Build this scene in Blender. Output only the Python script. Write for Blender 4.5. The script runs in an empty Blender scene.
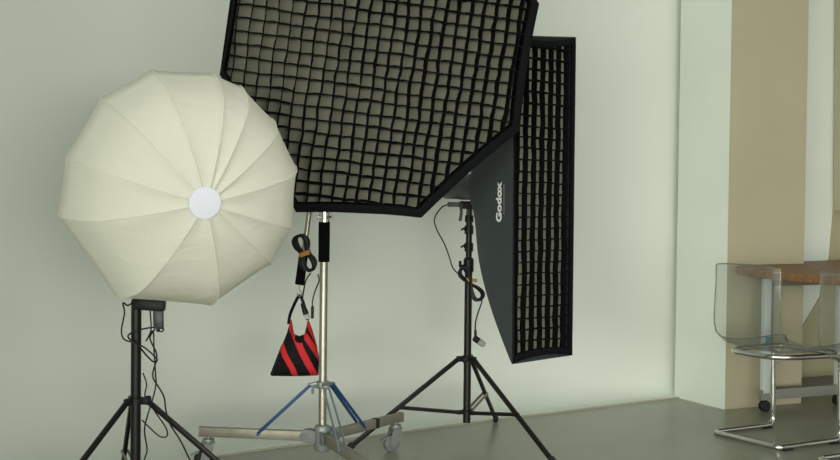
import bpy, bmesh, math, random
from mathutils import Vector, Matrix, noise
random.seed(7)
C = bpy.context.scene.collection
V = Vector
PI = math.pi
F, CH = 1130.0, 1.1
TH, RO = math.radians(1.3), math.radians(.66)
RC = Matrix.Rotation(PI/2-TH, 3, 'X') @ Matrix.Rotation(RO, 3, 'Z')

# ---------------------------------------------------------------- measuring helpers (a sight line of the photo cut by a depth or a plane)
def ray(px, py):
    return RC @ V(((px-420)/F, -(py-230)/F, -1))
def P(px, py, Y):
    d = ray(px, py); return V((0, 0, CH)) + d*(Y/d.y)
def onplane(px, py, c, n):
    d = ray(px, py); o = V((0, 0, CH)); return o + d*((c-o).dot(n)/d.dot(n))

# ---------------------------------------------------------------- materials
def mat(name, col, rough=.6, metal=0, spec=.5, trans=0, bump=0, bscale=200, var=0, vscale=3, ior=1.45, sss=0, alpha=1, emit=0, coat=0):
    m = bpy.data.materials.new(name); m.use_nodes = True
    nt = m.node_tree; b = nt.nodes['Principled BSDF']
    b.inputs['Base Color'].default_value = (*col, 1); b.inputs['Roughness'].default_value = rough
    b.inputs['Metallic'].default_value = metal; b.inputs['Specular IOR Level'].default_value = spec
    b.inputs['Transmission Weight'].default_value = trans; b.inputs['IOR'].default_value = ior
    b.inputs['Coat Weight'].default_value = coat
    if var:
        tc = nt.nodes.new('ShaderNodeTexCoord'); n = nt.nodes.new('ShaderNodeTexNoise'); n.inputs['Scale'].default_value = vscale
        n.inputs['Detail'].default_value = 5
        r = nt.nodes.new('ShaderNodeValToRGB')
        r.color_ramp.elements[0].position = .3; r.color_ramp.elements[1].position = .7
        r.color_ramp.elements[0].color = (*[c*(1-var) for c in col], 1); r.color_ramp.elements[1].color = (*[min(1, c*(1+var)) for c in col], 1)
        nt.links.new(tc.outputs['Object'], n.inputs['Vector']); nt.links.new(n.outputs['Fac'], r.inputs[0]); nt.links.new(r.outputs[0], b.inputs['Base Color'])
    if bump:
        tc = nt.nodes.new('ShaderNodeTexCoord'); n = nt.nodes.new('ShaderNodeTexNoise'); n.inputs['Scale'].default_value = bscale
        n.inputs['Detail'].default_value = 4
        bp = nt.nodes.new('ShaderNodeBump'); bp.inputs['Strength'].default_value = bump; bp.inputs['Distance'].default_value = .01
        nt.links.new(tc.outputs['Object'], n.inputs['Vector']); nt.links.new(n.outputs['Fac'], bp.inputs['Height']); nt.links.new(bp.outputs[0], b.inputs['Normal'])
    return m
def translucent(name, col, w=.5, bump=0):
    m = bpy.data.materials.new(name); m.use_nodes = True; nt = m.node_tree
    out = nt.nodes['Material Output']; nt.nodes.remove(nt.nodes['Principled BSDF'])
    d = nt.nodes.new('ShaderNodeBsdfDiffuse'); t = nt.nodes.new('ShaderNodeBsdfTranslucent'); x = nt.nodes.new('ShaderNodeMixShader')
    d.inputs[0].default_value = (*col, 1); t.inputs[0].default_value = (*col, 1); x.inputs[0].default_value = w
    nt.links.new(d.outputs[0], x.inputs[1]); nt.links.new(t.outputs[0], x.inputs[2]); nt.links.new(x.outputs[0], out.inputs[0])
    if bump:
        tc = nt.nodes.new('ShaderNodeTexCoord'); mp = nt.nodes.new('ShaderNodeMapping'); mp.inputs['Scale'].default_value = (1, 1, 2.2)
        n = nt.nodes.new('ShaderNodeTexNoise'); n.inputs['Scale'].default_value = 9; n.inputs['Detail'].default_value = 3; n.inputs['Distortion'].default_value = .6
        bp = nt.nodes.new('ShaderNodeBump'); bp.inputs['Strength'].default_value = bump; bp.inputs['Distance'].default_value = .02
        nt.links.new(tc.outputs['Object'], mp.inputs[0]); nt.links.new(mp.outputs[0], n.inputs['Vector']); nt.links.new(n.outputs['Fac'], bp.inputs['Height'])
        nt.links.new(bp.outputs[0], d.inputs['Normal'])
    return m

M = {}
M['floor'] = mat('floor_epoxy', (.25, .262, .20), .30, spec=.45, var=.08, vscale=2.5, bump=.02, bscale=60)
M['cyc'] = mat('cyclorama_paint', (.66, .70, .635), .75, spec=.25, var=.015, vscale=1.2)
M['lip'] = mat('cyclorama_edge', (.34, .33, .25), .8)
M['colwhite'] = mat('column_white', (.675, .725, .645), .7, spec=.25, var=.02, vscale=2)
M['coltan'] = mat('column_tan', (.39, .365, .25), .8, spec=.2, var=.03, vscale=2)
M['wallshade'] = mat('wall_shade_tan', (.36, .34, .21), .8, spec=.2)  # shaded part of the right wall, put into the colour
M['skirt'] = mat('skirting', (.16, .155, .12), .7)
M['lantern'] = translucent('white_nylon', (.84, .84, .735), .32, bump=.3)
M['seam'] = translucent('nylon_seam', (.86, .86, .77), .3)
M['disc'] = mat('hub_patch', (.70, .72, .80), .8)
M['black'] = mat('black_fabric', (.0065, .006, .007), .9, spec=.08, bump=.2, bscale=300)
M['grid'] = mat('grid_fabric', (.0055, .005, .0055), .95, spec=.06)
M['diff'] = translucent('grey_diffuser', (.265, .27, .20), .1)
M['panel'] = mat('coated_grey_black_fabric', (.036, .046, .047), .55, spec=.35, bump=.15, bscale=40)
M['silverlining'] = mat('silver_lining', (.5, .5, .5), .4, metal=.8)
M['stand'] = mat('black_anodised', (.008, .0075, .006), .4, spec=.3)
M['plastic'] = mat('black_plastic', (.007, .007, .007), .5, spec=.3)
M['greyplastic'] = mat('grey_housing', (.055, .063, .061), .42, spec=.45)
M['foam'] = mat('foam_grip', (.005, .005, .0055), .95, spec=.06)
M['steel'] = mat('brushed_steel', (.36, .34, .28), .38, metal=.9, var=.05, vscale=40)
M['bar'] = mat('dull_steel_bar', (.25, .24, .19), .5, metal=.5, var=.08, vscale=20)
M['chrome'] = mat('chrome', (.62, .62, .58), .12, metal=1)
M['zinc'] = mat('zinc', (.27, .30, .29), .5, metal=.6)
M['blue'] = mat('blue_anodised', (.010, .055, .15), .5, metal=.1, spec=.4)
M['bluesheen'] = mat('blue_brace_sheen', (.28, .36, .42), .3, metal=.8)  # front brace, its silvery reflected light put into the colour
M['plate'] = mat('dull_zinc_plate', (.22, .235, .22), .75, metal=.3, spec=.2, var=.15, vscale=40)
M['rubber'] = mat('rubber', (.01, .01, .01), .7)
M['greywheel'] = mat('grey_wheel', (.16, .17, .16), .5)
M['cord'] = mat('black_cord', (.004, .0045, .006), .4, spec=.3)
M['orange'] = mat('orange_tie', (.50, .23, .045), .8)
M['yellow'] = mat('yellow_tie', (.52, .36, .06), .8)
M['red'] = mat('red_nylon', (.56, .022, .026), .7, spec=.25)
M['bagblack'] = mat('black_nylon', (.007, .0065, .007), .7, spec=.15, bump=.2, bscale=90)
M['white'] = mat('white_print', (.8, .82, .8), .6)
M['clearplug'] = mat('grey_plug', (.38, .40, .38), .35)
M['lightleg'] = mat('pale_leg', (.50, .56, .53), .4)
M['teal'] = mat('teal_print', (.05, .34, .36), .5)
M['paper'] = mat('sticker', (.62, .74, .72), .5)

# clear smoked chair shell: thin shell, part transparent, part glossy
def shellmat():
    m = bpy.data.materials.new('clear_polycarbonate'); m.use_nodes = True; nt = m.node_tree
    out = nt.nodes['Material Output']; nt.nodes.remove(nt.nodes['Principled BSDF'])
    t = nt.nodes.new('ShaderNodeBsdfTransparent'); t.inputs[0].default_value = (.945, .955, .948, 1)
    g = nt.nodes.new('ShaderNodeBsdfGlossy'); g.inputs[1].default_value = .08; g.inputs[0].default_value = (.85, .87, .86, 1)
    lw0 = nt.nodes.new('ShaderNodeLayerWeight'); lw0.inputs[0].default_value = .5
    lw1 = nt.nodes.new('ShaderNodeMath'); lw1.operation = 'POWER'; lw1.inputs[1].default_value = 4; nt.links.new(lw0.outputs['Facing'], lw1.inputs[0])
    lw = nt.nodes.new('ShaderNodeMath'); lw.operation = 'MULTIPLY_ADD'; lw.inputs[1].default_value = .5; lw.inputs[2].default_value = .03; nt.links.new(lw1.outputs[0], lw.inputs[0])
    x = nt.nodes.new('ShaderNodeMixShader')
    nt.links.new(lw.outputs[0], x.inputs[0]); nt.links.new(t.outputs[0], x.inputs[1]); nt.links.new(g.outputs[0], x.inputs[2])
    d = nt.nodes.new('ShaderNodeBsdfDiffuse'); d.inputs[0].default_value = (.30, .33, .32, 1)
    y = nt.nodes.new('ShaderNodeMixShader'); y.inputs[0].default_value = .06
    nt.links.new(x.outputs[0], y.inputs[1]); nt.links.new(d.outputs[0], y.inputs[2]); nt.links.new(y.outputs[0], out.inputs[0])
    return m
M['shell'] = shellmat()
M['shelledge'] = mat('smoked_edge', (.05, .055, .05), .15, spec=.7)
def woodmat():
    m = bpy.data.materials.new('oiled_wood'); m.use_nodes = True; nt = m.node_tree; b = nt.nodes['Principled BSDF']
    b.inputs['Roughness'].default_value = .5; b.inputs['Specular IOR Level'].default_value = .25
    tc = nt.nodes.new('ShaderNodeTexCoord'); mp = nt.nodes.new('ShaderNodeMapping'); mp.inputs['Rotation'].default_value = (0, 0, math.radians(-76)); mp.inputs['Scale'].default_value = (1.2, 14, 6)
    n = nt.nodes.new('ShaderNodeTexNoise'); n.inputs['Scale'].default_value = 3; n.inputs['Detail'].default_value = 6; n.inputs['Distortion'].default_value = .5
    r = nt.nodes.new('ShaderNodeValToRGB'); r.color_ramp.elements[0].position = .3; r.color_ramp.elements[1].position = .72
    r.color_ramp.elements[0].color = (.15, .073, .030, 1); r.color_ramp.elements[1].color = (.28, .155, .068, 1)
    nt.links.new(tc.outputs['Object'], mp.inputs[0]); nt.links.new(mp.outputs[0], n.inputs['Vector']); nt.links.new(n.outputs['Fac'], r.inputs[0]); nt.links.new(r.outputs[0], b.inputs['Base Color'])
    return m
M['wood'] = woodmat()

# ---------------------------------------------------------------- mesh helpers (world coordinates in, object local out)
def base_of(o):
    return V(BASE[o.name])
def obj(name, bm, m, parent=None, smooth=True, label=None):
    if parent is not None:
        b = V(BASE[parent.name]); bm.transform(Matrix.Translation(-b))
    bmesh.ops.recalc_face_normals(bm, faces=bm.faces[:])
    me = bpy.data.meshes.new(name); bm.to_mesh(me); bm.free()
    for mm in (m if isinstance(m, (list, tuple)) else [m]): me.materials.append(mm)
    if smooth:
        for p in me.polygons: p.use_smooth = True
        me.set_sharp_from_angle(angle=math.radians(38))
    o = bpy.data.objects.new(name, me); C.objects.link(o)
    if parent is not None:
        o.parent = parent; BASE[o.name] = BASE[parent.name]
    else: BASE[o.name] = (0, 0, 0)
    if label: o['label'] = label
    return o
BASE = {}
def thing(name, label, cat, loc, group=None):
    o = bpy.data.objects.new(name, None); C.objects.link(o); o.empty_display_size = .1
    o.location = loc; o['label'] = label; o['category'] = cat
    if group: o['group'] = group
    BASE[o.name] = tuple(loc); return o
def tag(o, label, cat, group=None):
    o['label'] = label; o['category'] = cat
    if group: o['group'] = group
    return o
def struct(name, bm, m, smooth=False):
    o = obj(name, bm, m, None, smooth); o['kind'] = 'structure'; return o
def rebase(o, loc):           # give a one-mesh thing its origin at its own place
    loc = V(loc); o.data.transform(Matrix.Translation(-loc)); o.location = loc; BASE[o.name] = tuple(loc); return o

def frame(z, x=None):
    z = V(z).normalized()
    x = V(x) if x is not None else (V((0, 0, 1)) if abs(z.z) < .9 else V((1, 0, 0)))
    x = (x - z*x.dot(z)).normalized(); return x, z.cross(x), z
def cyl(bm, a, b, r, r2=None, n=20, cap=True):
    a, b = V(a), V(b); r2 = r if r2 is None else r2
    x, y, z = frame(b-a)
    A = [bm.verts.new(a+(x*math.cos(t)+y*math.sin(t))*r) for t in [2*PI*i/n for i in range(n)]]
    B = [bm.verts.new(b+(x*math.cos(t)+y*math.sin(t))*r2) for t in [2*PI*i/n for i in range(n)]]
    for i in range(n): bm.faces.new((A[i], A[(i+1) % n], B[(i+1) % n], B[i]))
    if cap: bm.faces.new(A[::-1]); bm.faces.new(B)
    return bm
def lathe(bm, o, ax, prof, n=28, xdir=None, caps=True):       # prof: (distance along the axis, radius)
    x, y, z = frame(ax, xdir); o = V(o); rings = []
    for h, r in prof:
        rings.append([bm.verts.new(o+z*h+(x*math.cos(2*PI*i/n)+y*math.sin(2*PI*i/n))*max(r, .0004)) for i in range(n)])
    for A, B in zip(rings, rings[1:]):
        for i in range(n): bm.faces.new((A[i], A[(i+1) % n], B[(i+1) % n], B[i]))
    if caps: bm.faces.new(rings[0][::-1]); bm.faces.new(rings[-1])
    return bm
def box(bm, c, ex, ey, ez, bev=0):                 # centre and three half-extent vectors
    c, ex, ey, ez = V(c), V(ex), V(ey), V(ez)
    vs = [bm.verts.new(c+ex*i+ey*j+ez*k) for i in (-1, 1) for j in (-1, 1) for k in (-1, 1)]
    fs = [(0, 1, 3, 2), (4, 6, 7, 5), (0, 4, 5, 1), (2, 3, 7, 6), (0, 2, 6, 4), (1, 5, 7, 3)]
    F_ = [bm.faces.new([vs[i] for i in f]) for f in fs]
    if bev:
        es = list({e for f in F_ for e in f.edges})
        bmesh.ops.bevel(bm, geom=es, offset=bev, segments=2, affect='EDGES', profile=.5)
    return bm
def barbox(bm, a, b, w, h, up=(0, 0, 1), bev=0):
    a, b = V(a), V(b); z = (b-a); L = z.length; z.normalize(); u = V(up); u = (u-z*u.dot(z)).normalized(); s = z.cross(u)
    return box(bm, (a+b)/2, z*L/2, s*w/2, u*h/2, bev)
def catmull(pts, k=8, closed=False):
    pts = [V(p) for p in pts]; out = []
    n = len(pts)
    rng = n if closed else n-1
    for i in range(rng):
        if closed: p0, p1, p2, p3 = pts[i-1], pts[i], pts[(i+1) % n], pts[(i+2) % n]
        else: p0, p1, p2, p3 = pts[max(i-1, 0)], pts[i], pts[i+1], pts[min(i+2, n-1)]
        for j in range(k):
            t = j/k
            out.append(.5*((2*p1)+(-p0+p2)*t+(2*p0-5*p1+4*p2-p3)*t*t+(-p0+3*p1-3*p2+p3)*t**3))
    if not closed: out.append(pts[-1])
    return out
def tube(bm, pts, r, n=10, closed=False, smooth=8, flat=1.0):
    pts = catmull(pts, smooth, closed) if smooth else [V(p) for p in pts]
    m = len(pts); rings = []; x = None
    for i, p in enumerate(pts):
        if closed: t = pts[(i+1) % m]-pts[i-1]
        else: t = pts[min(i+1, m-1)]-pts[max(i-1, 0)]
        if t.length < 1e-7: t = V((0, 0, 1))
        t.normalize()
        if x is None: x = frame(t)[0]
        x = (x-t*x.dot(t))
        x = x.normalized() if x.length > 1e-5 else frame(t)[0]
        y = t.cross(x); rr = r(i/(m-1)) if callable(r) else r
        rings.append([bm.verts.new(p+(x*math.cos(2*PI*k/n)+y*math.sin(2*PI*k/n)*flat)*rr) for k in range(n)])
    for i in range(m if closed else m-1):
        A, B = rings[i], rings[(i+1) % m]
        for k in range(n): bm.faces.new((A[k], A[(k+1) % n], B[(k+1) % n], B[k]))
    if not closed: bm.faces.new(rings[0][::-1]); bm.faces.new(rings[-1])
    return bm
def bends(pts, rad, k=6):                    # polyline with rounded corners
    pts = [V(p) for p in pts]; out = [pts[0]]
    for a, b, c in zip(pts, pts[1:], pts[2:]):
        u = (a-b).normalized(); w = (c-b).normalized(); d = min(rad, (a-b).length*.45, (c-b).length*.45)
        p, q = b+u*d, b+w*d
        for i in range(k+1):
            t = i/k; out.append(p*(1-t)**2+b*2*t*(1-t)+q*t*t)
    out.append(pts[-1]); return out
def prism(bm, poly, z0, z1):
    A = [bm.verts.new((x, y, z0)) for x, y in poly]; B = [bm.verts.new((x, y, z1)) for x, y in poly]; n = len(poly)
    for i in range(n): bm.faces.new((A[i], A[(i+1) % n], B[(i+1) % n], B[i]))
    bm.faces.new(A[::-1]); bm.faces.new(B); return bm
def ball(bm, c, r, sx=1, sy=1, sz=1):
    ret = bmesh.ops.create_uvsphere(bm, u_segments=16, v_segments=10, radius=r)
    bmesh.ops.transform(bm, matrix=Matrix.Translation(V(c)) @ Matrix.Diagonal((sx, sy, sz, 1)), verts=ret['verts']); return bm
NB = bmesh.new

# ================================================================ THE ROOM
bm = NB(); prism(bm, [(-9, -3), (9, -3), (9, 12), (-9, 12)], -.1, 0); struct('floor', bm, M['floor'])

# cyclorama: painted wall with a cove running down to a thin edge on the floor
w = V((.826, .5637, 0)).normalized(); q = V((-w.y, w.x, 0))
A0 = V((.03, 5.545, 0)) - q*.045               # a point of the floor edge
zt = .008
def cyc_prof(R_):
    return [(0, 0), (0, zt*.8), (.004, zt)] + [(.02+R_*math.sin(a), zt+R_*(1-math.cos(a))) for a in [PI/2*i/18 for i in range(1, 19)]] + [(.02+R_, 2.0), (.02+R_, 3.6), (.14+R_, 3.6), (.14+R_, 0)]
T1, RB = -.80, 2.1                            # left of this the sweep starts to curve round towards the room
def edge_frame(t):                            # point of the floor edge and the direction away from the room
    if t >= T1: return A0+w*t, q
    a = min((T1-t)/RB, math.radians(56)); c = A0+w*T1-q*RB
    rot = Matrix.Rotation(a, 3, 'Z'); n_ = rot @ q; p = c+n_*RB
    rest = (T1-t)-RB*math.radians(56)
    if rest > 0: p = p-(rot @ w)*rest
    return p, n_
bm = NB(); rings = []
ts = [-5.5+.1*i for i in range(77)]           # ends just behind the column
for t in ts:
    p_, n_ = edge_frame(t)
    wob = .010*math.sin(t*2.1+.4)+.005*math.sin(t*5.3)
    pf = cyc_prof(max(.06, min(.55, .06+.17*(1.8-t))))
    rings.append([bm.verts.new(p_+n_*(x+(wob if i < 3 else 0))+V((0, 0, z))) for i, (x, z) in enumerate(pf)])
for a, b in zip(rings, rings[1:]):
    for i in range(len(pf)):
        f = bm.faces.new((a[i], a[(i+1) % len(pf)], b[(i+1) % len(pf)], b[i]))
        f.material_index = 1 if i in (0, 1) else 0
bm.faces.new(rings[0]); bm.faces.new(rings[-1][::-1])
wb = struct('wall_back', bm, [M['cyc'], M['lip']], smooth=True)

# column: white on its left face, tan on the face towards the table
c0, c1, c2 = V((1.487, 6.53, 0)), V((1.673, 6.14, 0)), V((2.172, 6.383, 0)); c3 = c0+(c2-c1)
bm = NB(); prism(bm, [(c0.x, c0.y), (c1.x, c1.y), (c2.x, c2.y), (c3.x, c3.y)], 0, 3.6)
for f in bm.faces:
    f.material_index = 0
for f in bm.faces:
    n_ = (f.verts[1].co-f.verts[0].co).cross(f.verts[2].co-f.verts[1].co).normalized(); ce = f.calc_center_median()
    if abs(n_.z) < .5 and abs((ce-(c1+c2)/2).xy.length) < .05: f.material_index = 1
struct('trim_1', bm, [M['colwhite'], M['coltan']])
# right wall beyond the column, with its skirting and the tan pilaster and a thin tan slab shaped as the wall's slanting shade
u_ = V((.9, .43, 0)).normalized(); v_ = V((.43, -.9, 0)).normalized()
W0 = V((1.99, 6.725, 0))
def wallp(px, py, off=0):                    # point of the wall face (or a plane parallel in front of it)
    return onplane(px, py, W0+v_*off, v_)
bm = NB(); a, b = W0, W0+u_*3.5
prism(bm, [(a.x, a.y), (b.x, b.y), (b.x-v_.x*.12, b.y-v_.y*.12), (a.x-v_.x*.12, a.y-v_.y*.12)], 0, 3.6)
struct('wall_right', bm, M['colwhite'])
bm = NB(); aa = a+v_*.012
prism(bm, [(a.x, a.y), (aa.x, aa.y), (b.x+v_.x*.012, b.y+v_.y*.012), (b.x, b.y)], 0, .068)
struct('baseboard_right', bm, M['skirt'])
def slab_on_wall(pix, th):
    bm = NB(); A = [bm.verts.new(p) for p in pix]; B = [bm.verts.new(p+v_*th) for p in pix]; n = len(pix)
    for i in range(n): bm.faces.new((A[i], A[(i+1) % n], B[(i+1) % n], B[i]))
    bm.faces.new(A[::-1]); bm.faces.new(B); return bm
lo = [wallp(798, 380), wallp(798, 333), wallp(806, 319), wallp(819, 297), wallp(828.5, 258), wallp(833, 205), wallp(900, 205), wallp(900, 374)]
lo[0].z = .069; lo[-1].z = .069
struct('wall_shade', slab_on_wall(lo, .012), M['wallshade'])
tp = [wallp(831.5, 210.5), wallp(834, -60), wallp(900, -60), wallp(900, 211)]
struct('trim_3', slab_on_wall([p+v_*.013 for p in tp], .10), M['coltan'])

# ================================================================ OCTAGONAL AND STRIP SOFTBOX GRIDS
def field(seed, amp):
    def f(u, v):
        p = V((u*9+seed, v*9, seed)); n = noise.noise_vector(p); p2 = V((u*23, v*23, seed+5)); m = noise.noise_vector(p2)
        return V((n.x*amp+m.x*amp*.6, n.y*amp+m.y*amp*.6))
    return f
def clipline(poly, k, c):                    # interval of the convex polygon on the line coord[k] = c
    xs = []
    for a, b in zip(poly, poly[1:]+poly[:1]):
        if (a[k]-c)*(b[k]-c) < 0:
            t = (c-a[k])/(b[k]-a[k]); xs.append(a[1-k]+t*(b[1-k]-a[1-k]))
    return (min(xs), max(xs)) if len(xs) >= 2 else None
def make_grid(bm, c, e1, e2, n, poly, pitch, depth, th, disp, sag, ang=0.0, off=.004):
    # poly in (u, v) of the grid's own turned frame
    g1, g2 = e1*math.cos(ang)-e2*math.sin(ang), e1*math.sin(ang)+e2*math.cos(ang)
    pp = [(p.dot(g1), p.dot(g2)) for p in poly]
    for k in (0, 1):
        lo, hi = min(p[k] for p in pp), max(p[k] for p in pp)
        N = int((hi-lo)/pitch); st = lo+((hi-lo)-N*pitch)/2 + (pitch*.5 if k == 0 else pitch*.3)
        cc = st
        while cc < hi:
            iv = clipline(pp, k, cc)
            if iv and iv[1]-iv[0] > pitch*.6:
                s0, s1 = iv; m = max(4, int((s1-s0)/pitch*3)); prev = None
                for i in range(m+1):
                    s = s0+(s1-s0)*i/m
                    u, v = (cc, s) if k == 0 else (s, cc)
                    ed = min(1, (s-s0)/.04, (s1-s)/.04); d = disp(u, v)*max(0, ed)
                    ph = abs(math.sin(PI*s/pitch))
                    uu, vv = u+d.x, v+d.y
                    if k == 1: vv += sag*ph*ed
                    o = c+g1*uu+g2*vv; side = (g1 if k == 0 else g2)*th/2
                    tilt = (disp(u+.3, v+.7).x)*.8
                    bk = (g1 if k == 0 else g2)*tilt
                    r = [bm.verts.new(o-n*off-side), bm.verts.new(o-n*off+side), bm.verts.new(o-n*(off+depth)+side+bk), bm.verts.new(o-n*(off+depth)-side+bk)]
                    if prev:
                        for j in range(4): bm.faces.new((prev[j], prev[(j+1) % 4], r[(j+1) % 4], r[j]))
                    prev = r
            cc += pitch
def polyring(bm, outer, inner, d0, d1, n, per=6, sag=0.0, two=False):    # a padded band between two outlines, from d0 to d1 behind the face
    def dens(pl):
        out = []
        cen = sum(pl, V((0, 0, 0)))/len(pl)
        for a, b in zip(pl, pl[1:]+pl[:1]):
            for i in range(per):
                t = i/per; p = a.lerp(b, t); out.append(p+(cen-p).normalized()*sag*4*t*(1-t))
        return out
    O, I = dens(outer), dens(inner); m = len(O)
    prof = [(O, d0+.006), (O, d0+.003), (O, d0)]
    R = []
    R.append([bm.verts.new(p-n*(.006 if two else d1)) for p in O])
    R.append([bm.verts.new(p-n*(d0+.004)) for p in O])
    R.append([bm.verts.new(p.lerp(i_, .25)-n*d0) for p, i_ in zip(O, I)])
    R.append([bm.verts.new(p.lerp(i_, .8)-n*d0) for p, i_ in zip(O, I)])
    R.append([bm.verts.new(i_-n*(d0+.004)) for i_ in I])
    R.append([bm.verts.new(i_-n*d1) for i_ in I])
    for k in range(6):
        A, B = R[k], R[(k+1) % 6]
        for i in range(m):
            f = bm.faces.new((A[i], A[(i+1) % m], B[(i+1) % m], B[i])); f.material_index = 1 if k == 0 and two else 0
def softshell(bm, outer, d_face, ringc, n, ringr, steps=14, ex=.62, per=6, sag=.0, scoop=.012, side=None, exs=1.0):
    # bowed fabric from the mount ring out to the rim; outer = rim outline (world), closed skin with a little thickness
    cen = sum(outer, V((0, 0, 0)))/len(outer)
    Dtot = (cen-n*d_face-ringc).length
    def section(s, inset):
        pts = []
        k = s**ex
        c = ringc.lerp(cen-n*d_face, s)
        for a, b in zip(outer, outer[1:]+outer[:1]):
            for i in range(per):
                t = i/per; p = a.lerp(b, t)-cen; ln = p.length
                rr = ringr*(1-s)*1
                d = p.normalized()
                pk = p*k if side is None else p*k+side*(p.dot(side)*(s**exs-k))
                pts.append(c+pk+d*rr*(1-k) - d*(inset+scoop*4*t*(1-t)*math.sin(PI*s)))
        return pts
    R = [[bm.verts.new(p) for p in section(i/steps, 0)] for i in range(steps+1)]
    R += [[bm.verts.new(p) for p in section(i/steps, .004)] for i in range(steps, -1, -1)]
    m = len(R[0])
    for k in range(len(R)):
        A, B = R[k], R[(k+1) % len(R)]
        for i in range(m): bm.faces.new((A[i], A[(i+1) % m], B[(i+1) % m], B[i]))
def diffuser(bm, outline, n, d, bulge=0):
    cen = sum(outline, V((0, 0, 0)))/len(outline)-n*d
    R = []
    for s in (1, .8, .6, .4, .2):
        R.append([bm.verts.new(cen+(p-n*d-cen)*s+n*bulge*(1-s*s)) for p in outline])
    for A, B in zip(R, R[1:]):
        for i in range(len(A)): bm.faces.new((A[i], A[(i+1) % len(A)], B[(i+1) % len(A)], B[i]))
    bm.faces.new(R[-1])

# ---------------------------------------------------------------- octagonal softbox on the steel stand
on = V((math.sin(.16)*math.cos(.14), -math.cos(.16)*math.cos(.14), -math.sin(.14))).normalized()
oc0 = P(379, 40, 4.35)
px5 = [(219.5, 74.5), (296, 212.5), (421.5, 218), (520, 131), (539.5, 4)]
ov = [onplane(x, y, oc0, on) for x, y in px5]
oc = (ov[0]+ov[4])/2
ov += [oc*2-ov[1], oc*2-ov[2], oc*2-ov[3]]
ov[7] = ov[7]+V((.012, 0, 0))
e1 = V((0, 0, 1)).cross(on).normalized(); e1 = e1 if e1.x > 0 else -e1
e2 = on.cross(e1); e2 = e2 if e2.z > 0 else -e2
inner = [oc+(p-oc)*(1-.024/(p-oc).length)-e1*.008+e2*.010 for p in ov]
oring = oc-on*.33
sb = thing('octagonal_softbox', 'large black octagonal softbox with fabric honeycomb grid, above the striped sandbag', 'softbox', oring)
bm = NB(); softshell(bm, ov, .055, oring, on, .09, ex=.6); obj('shell', bm, M['black'], sb)
bm = NB(); polyring(bm, ov, inner, 0, .09, on, sag=.009); obj('rim', bm, M['black'], sb)
bm = NB(); diffuser(bm, inner, on, .072); obj('diffuser', bm, M['diff'], sb, label='greyish white diffuser cloth behind the grid')
bm = NB(); make_grid(bm, oc, e1, e2, on, [p-oc for p in inner], .0492, .060, .0041, field(3.1, .0062), .003, ang=math.radians(6.5)); obj('grid', bm, M['grid'], sb, smooth=False)
bm = NB(); lathe(bm, oring-on*.03, on, [(0, .06), (0, .092), (.03, .095), (.045, .09), (.045, .06)], caps=False); obj('speed_ring', bm, M['steel'], sb)
# ---------------------------------------------------------------- strip softbox on the right-hand black stand
sc = V((.52, 4.77, 1.145)); a_s = math.radians(51.5)
sn = V((math.cos(a_s), -math.sin(a_s), 0)); ss = V((math.sin(a_s), math.cos(a_s), 0))
TL, TR, BR, BL = P(514.5, 35, 4.66), P(578, 36.5, 4.88), P(575, 356, 4.88), P(515.5, 365, 4.66)
def flat(p): return p-sn*((p-sc).dot(sn))
so = [flat(p) for p in (BL, BR, TR, TL)]
sc = sum(so, V((0, 0, 0)))/4
si = [p+(sc-p).normalized()*0+(ss*.009 if i in (0, 3) else -ss*.016)+V((0, 0, 1 if i < 2 else -1))*.028 for i, p in enumerate(so)]
sring = V((.268, 5.09, 1.182))
st = thing('strip_softbox', 'tall narrow black strip softbox with fabric grid and white logo on its side', 'softbox', sring)
bm = NB(); softshell(bm, so, .010, sring, sn, .080, steps=22, ex=.52, per=10, scoop=.006, side=ss, exs=.65); obj('shell', bm, M['panel'], st, label='charcoal coated fabric side of the softbox')
bm = NB(); polyring(bm, so, si, 0, .020, sn, per=12, sag=.0, two=True); 
for v in bm.verts:                                   # short ends sag between their corners
    rel = v.co-sc; k = abs(rel.dot(ss))/.18; zz = rel.z
    if abs(zz) > .60 and rel.dot(sn) > -.09: v.co.z -= math.copysign(.022*max(0, 1-k*k), zz)
obj('rim', bm, [M['black'], M['panel']], st)
bm = NB(); diffuser(bm, [p-ss*((p-sc).dot(ss)*.08)-V((0, 0, (p-sc).z*.01)) for p in si], sn, .036); obj('diffuser', bm, M['diff'], st, label='greyish white diffuser cloth behind the grid')
bm = NB(); make_grid(bm, sc, ss, V((0, 0, 1)), sn, [p-sc for p in si], .0475, .029, .004, field(8.4, .005), -.003); obj('grid', bm, M['grid'], st, smooth=False)
bm = NB(); lathe(bm, sring-sn*.03, sn, [(.0, .05), (0, .062), (.02, .066), (.045, .066), (.045, .05)], caps=False); obj('speed_ring', bm, M['greyplastic'], st)
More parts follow.
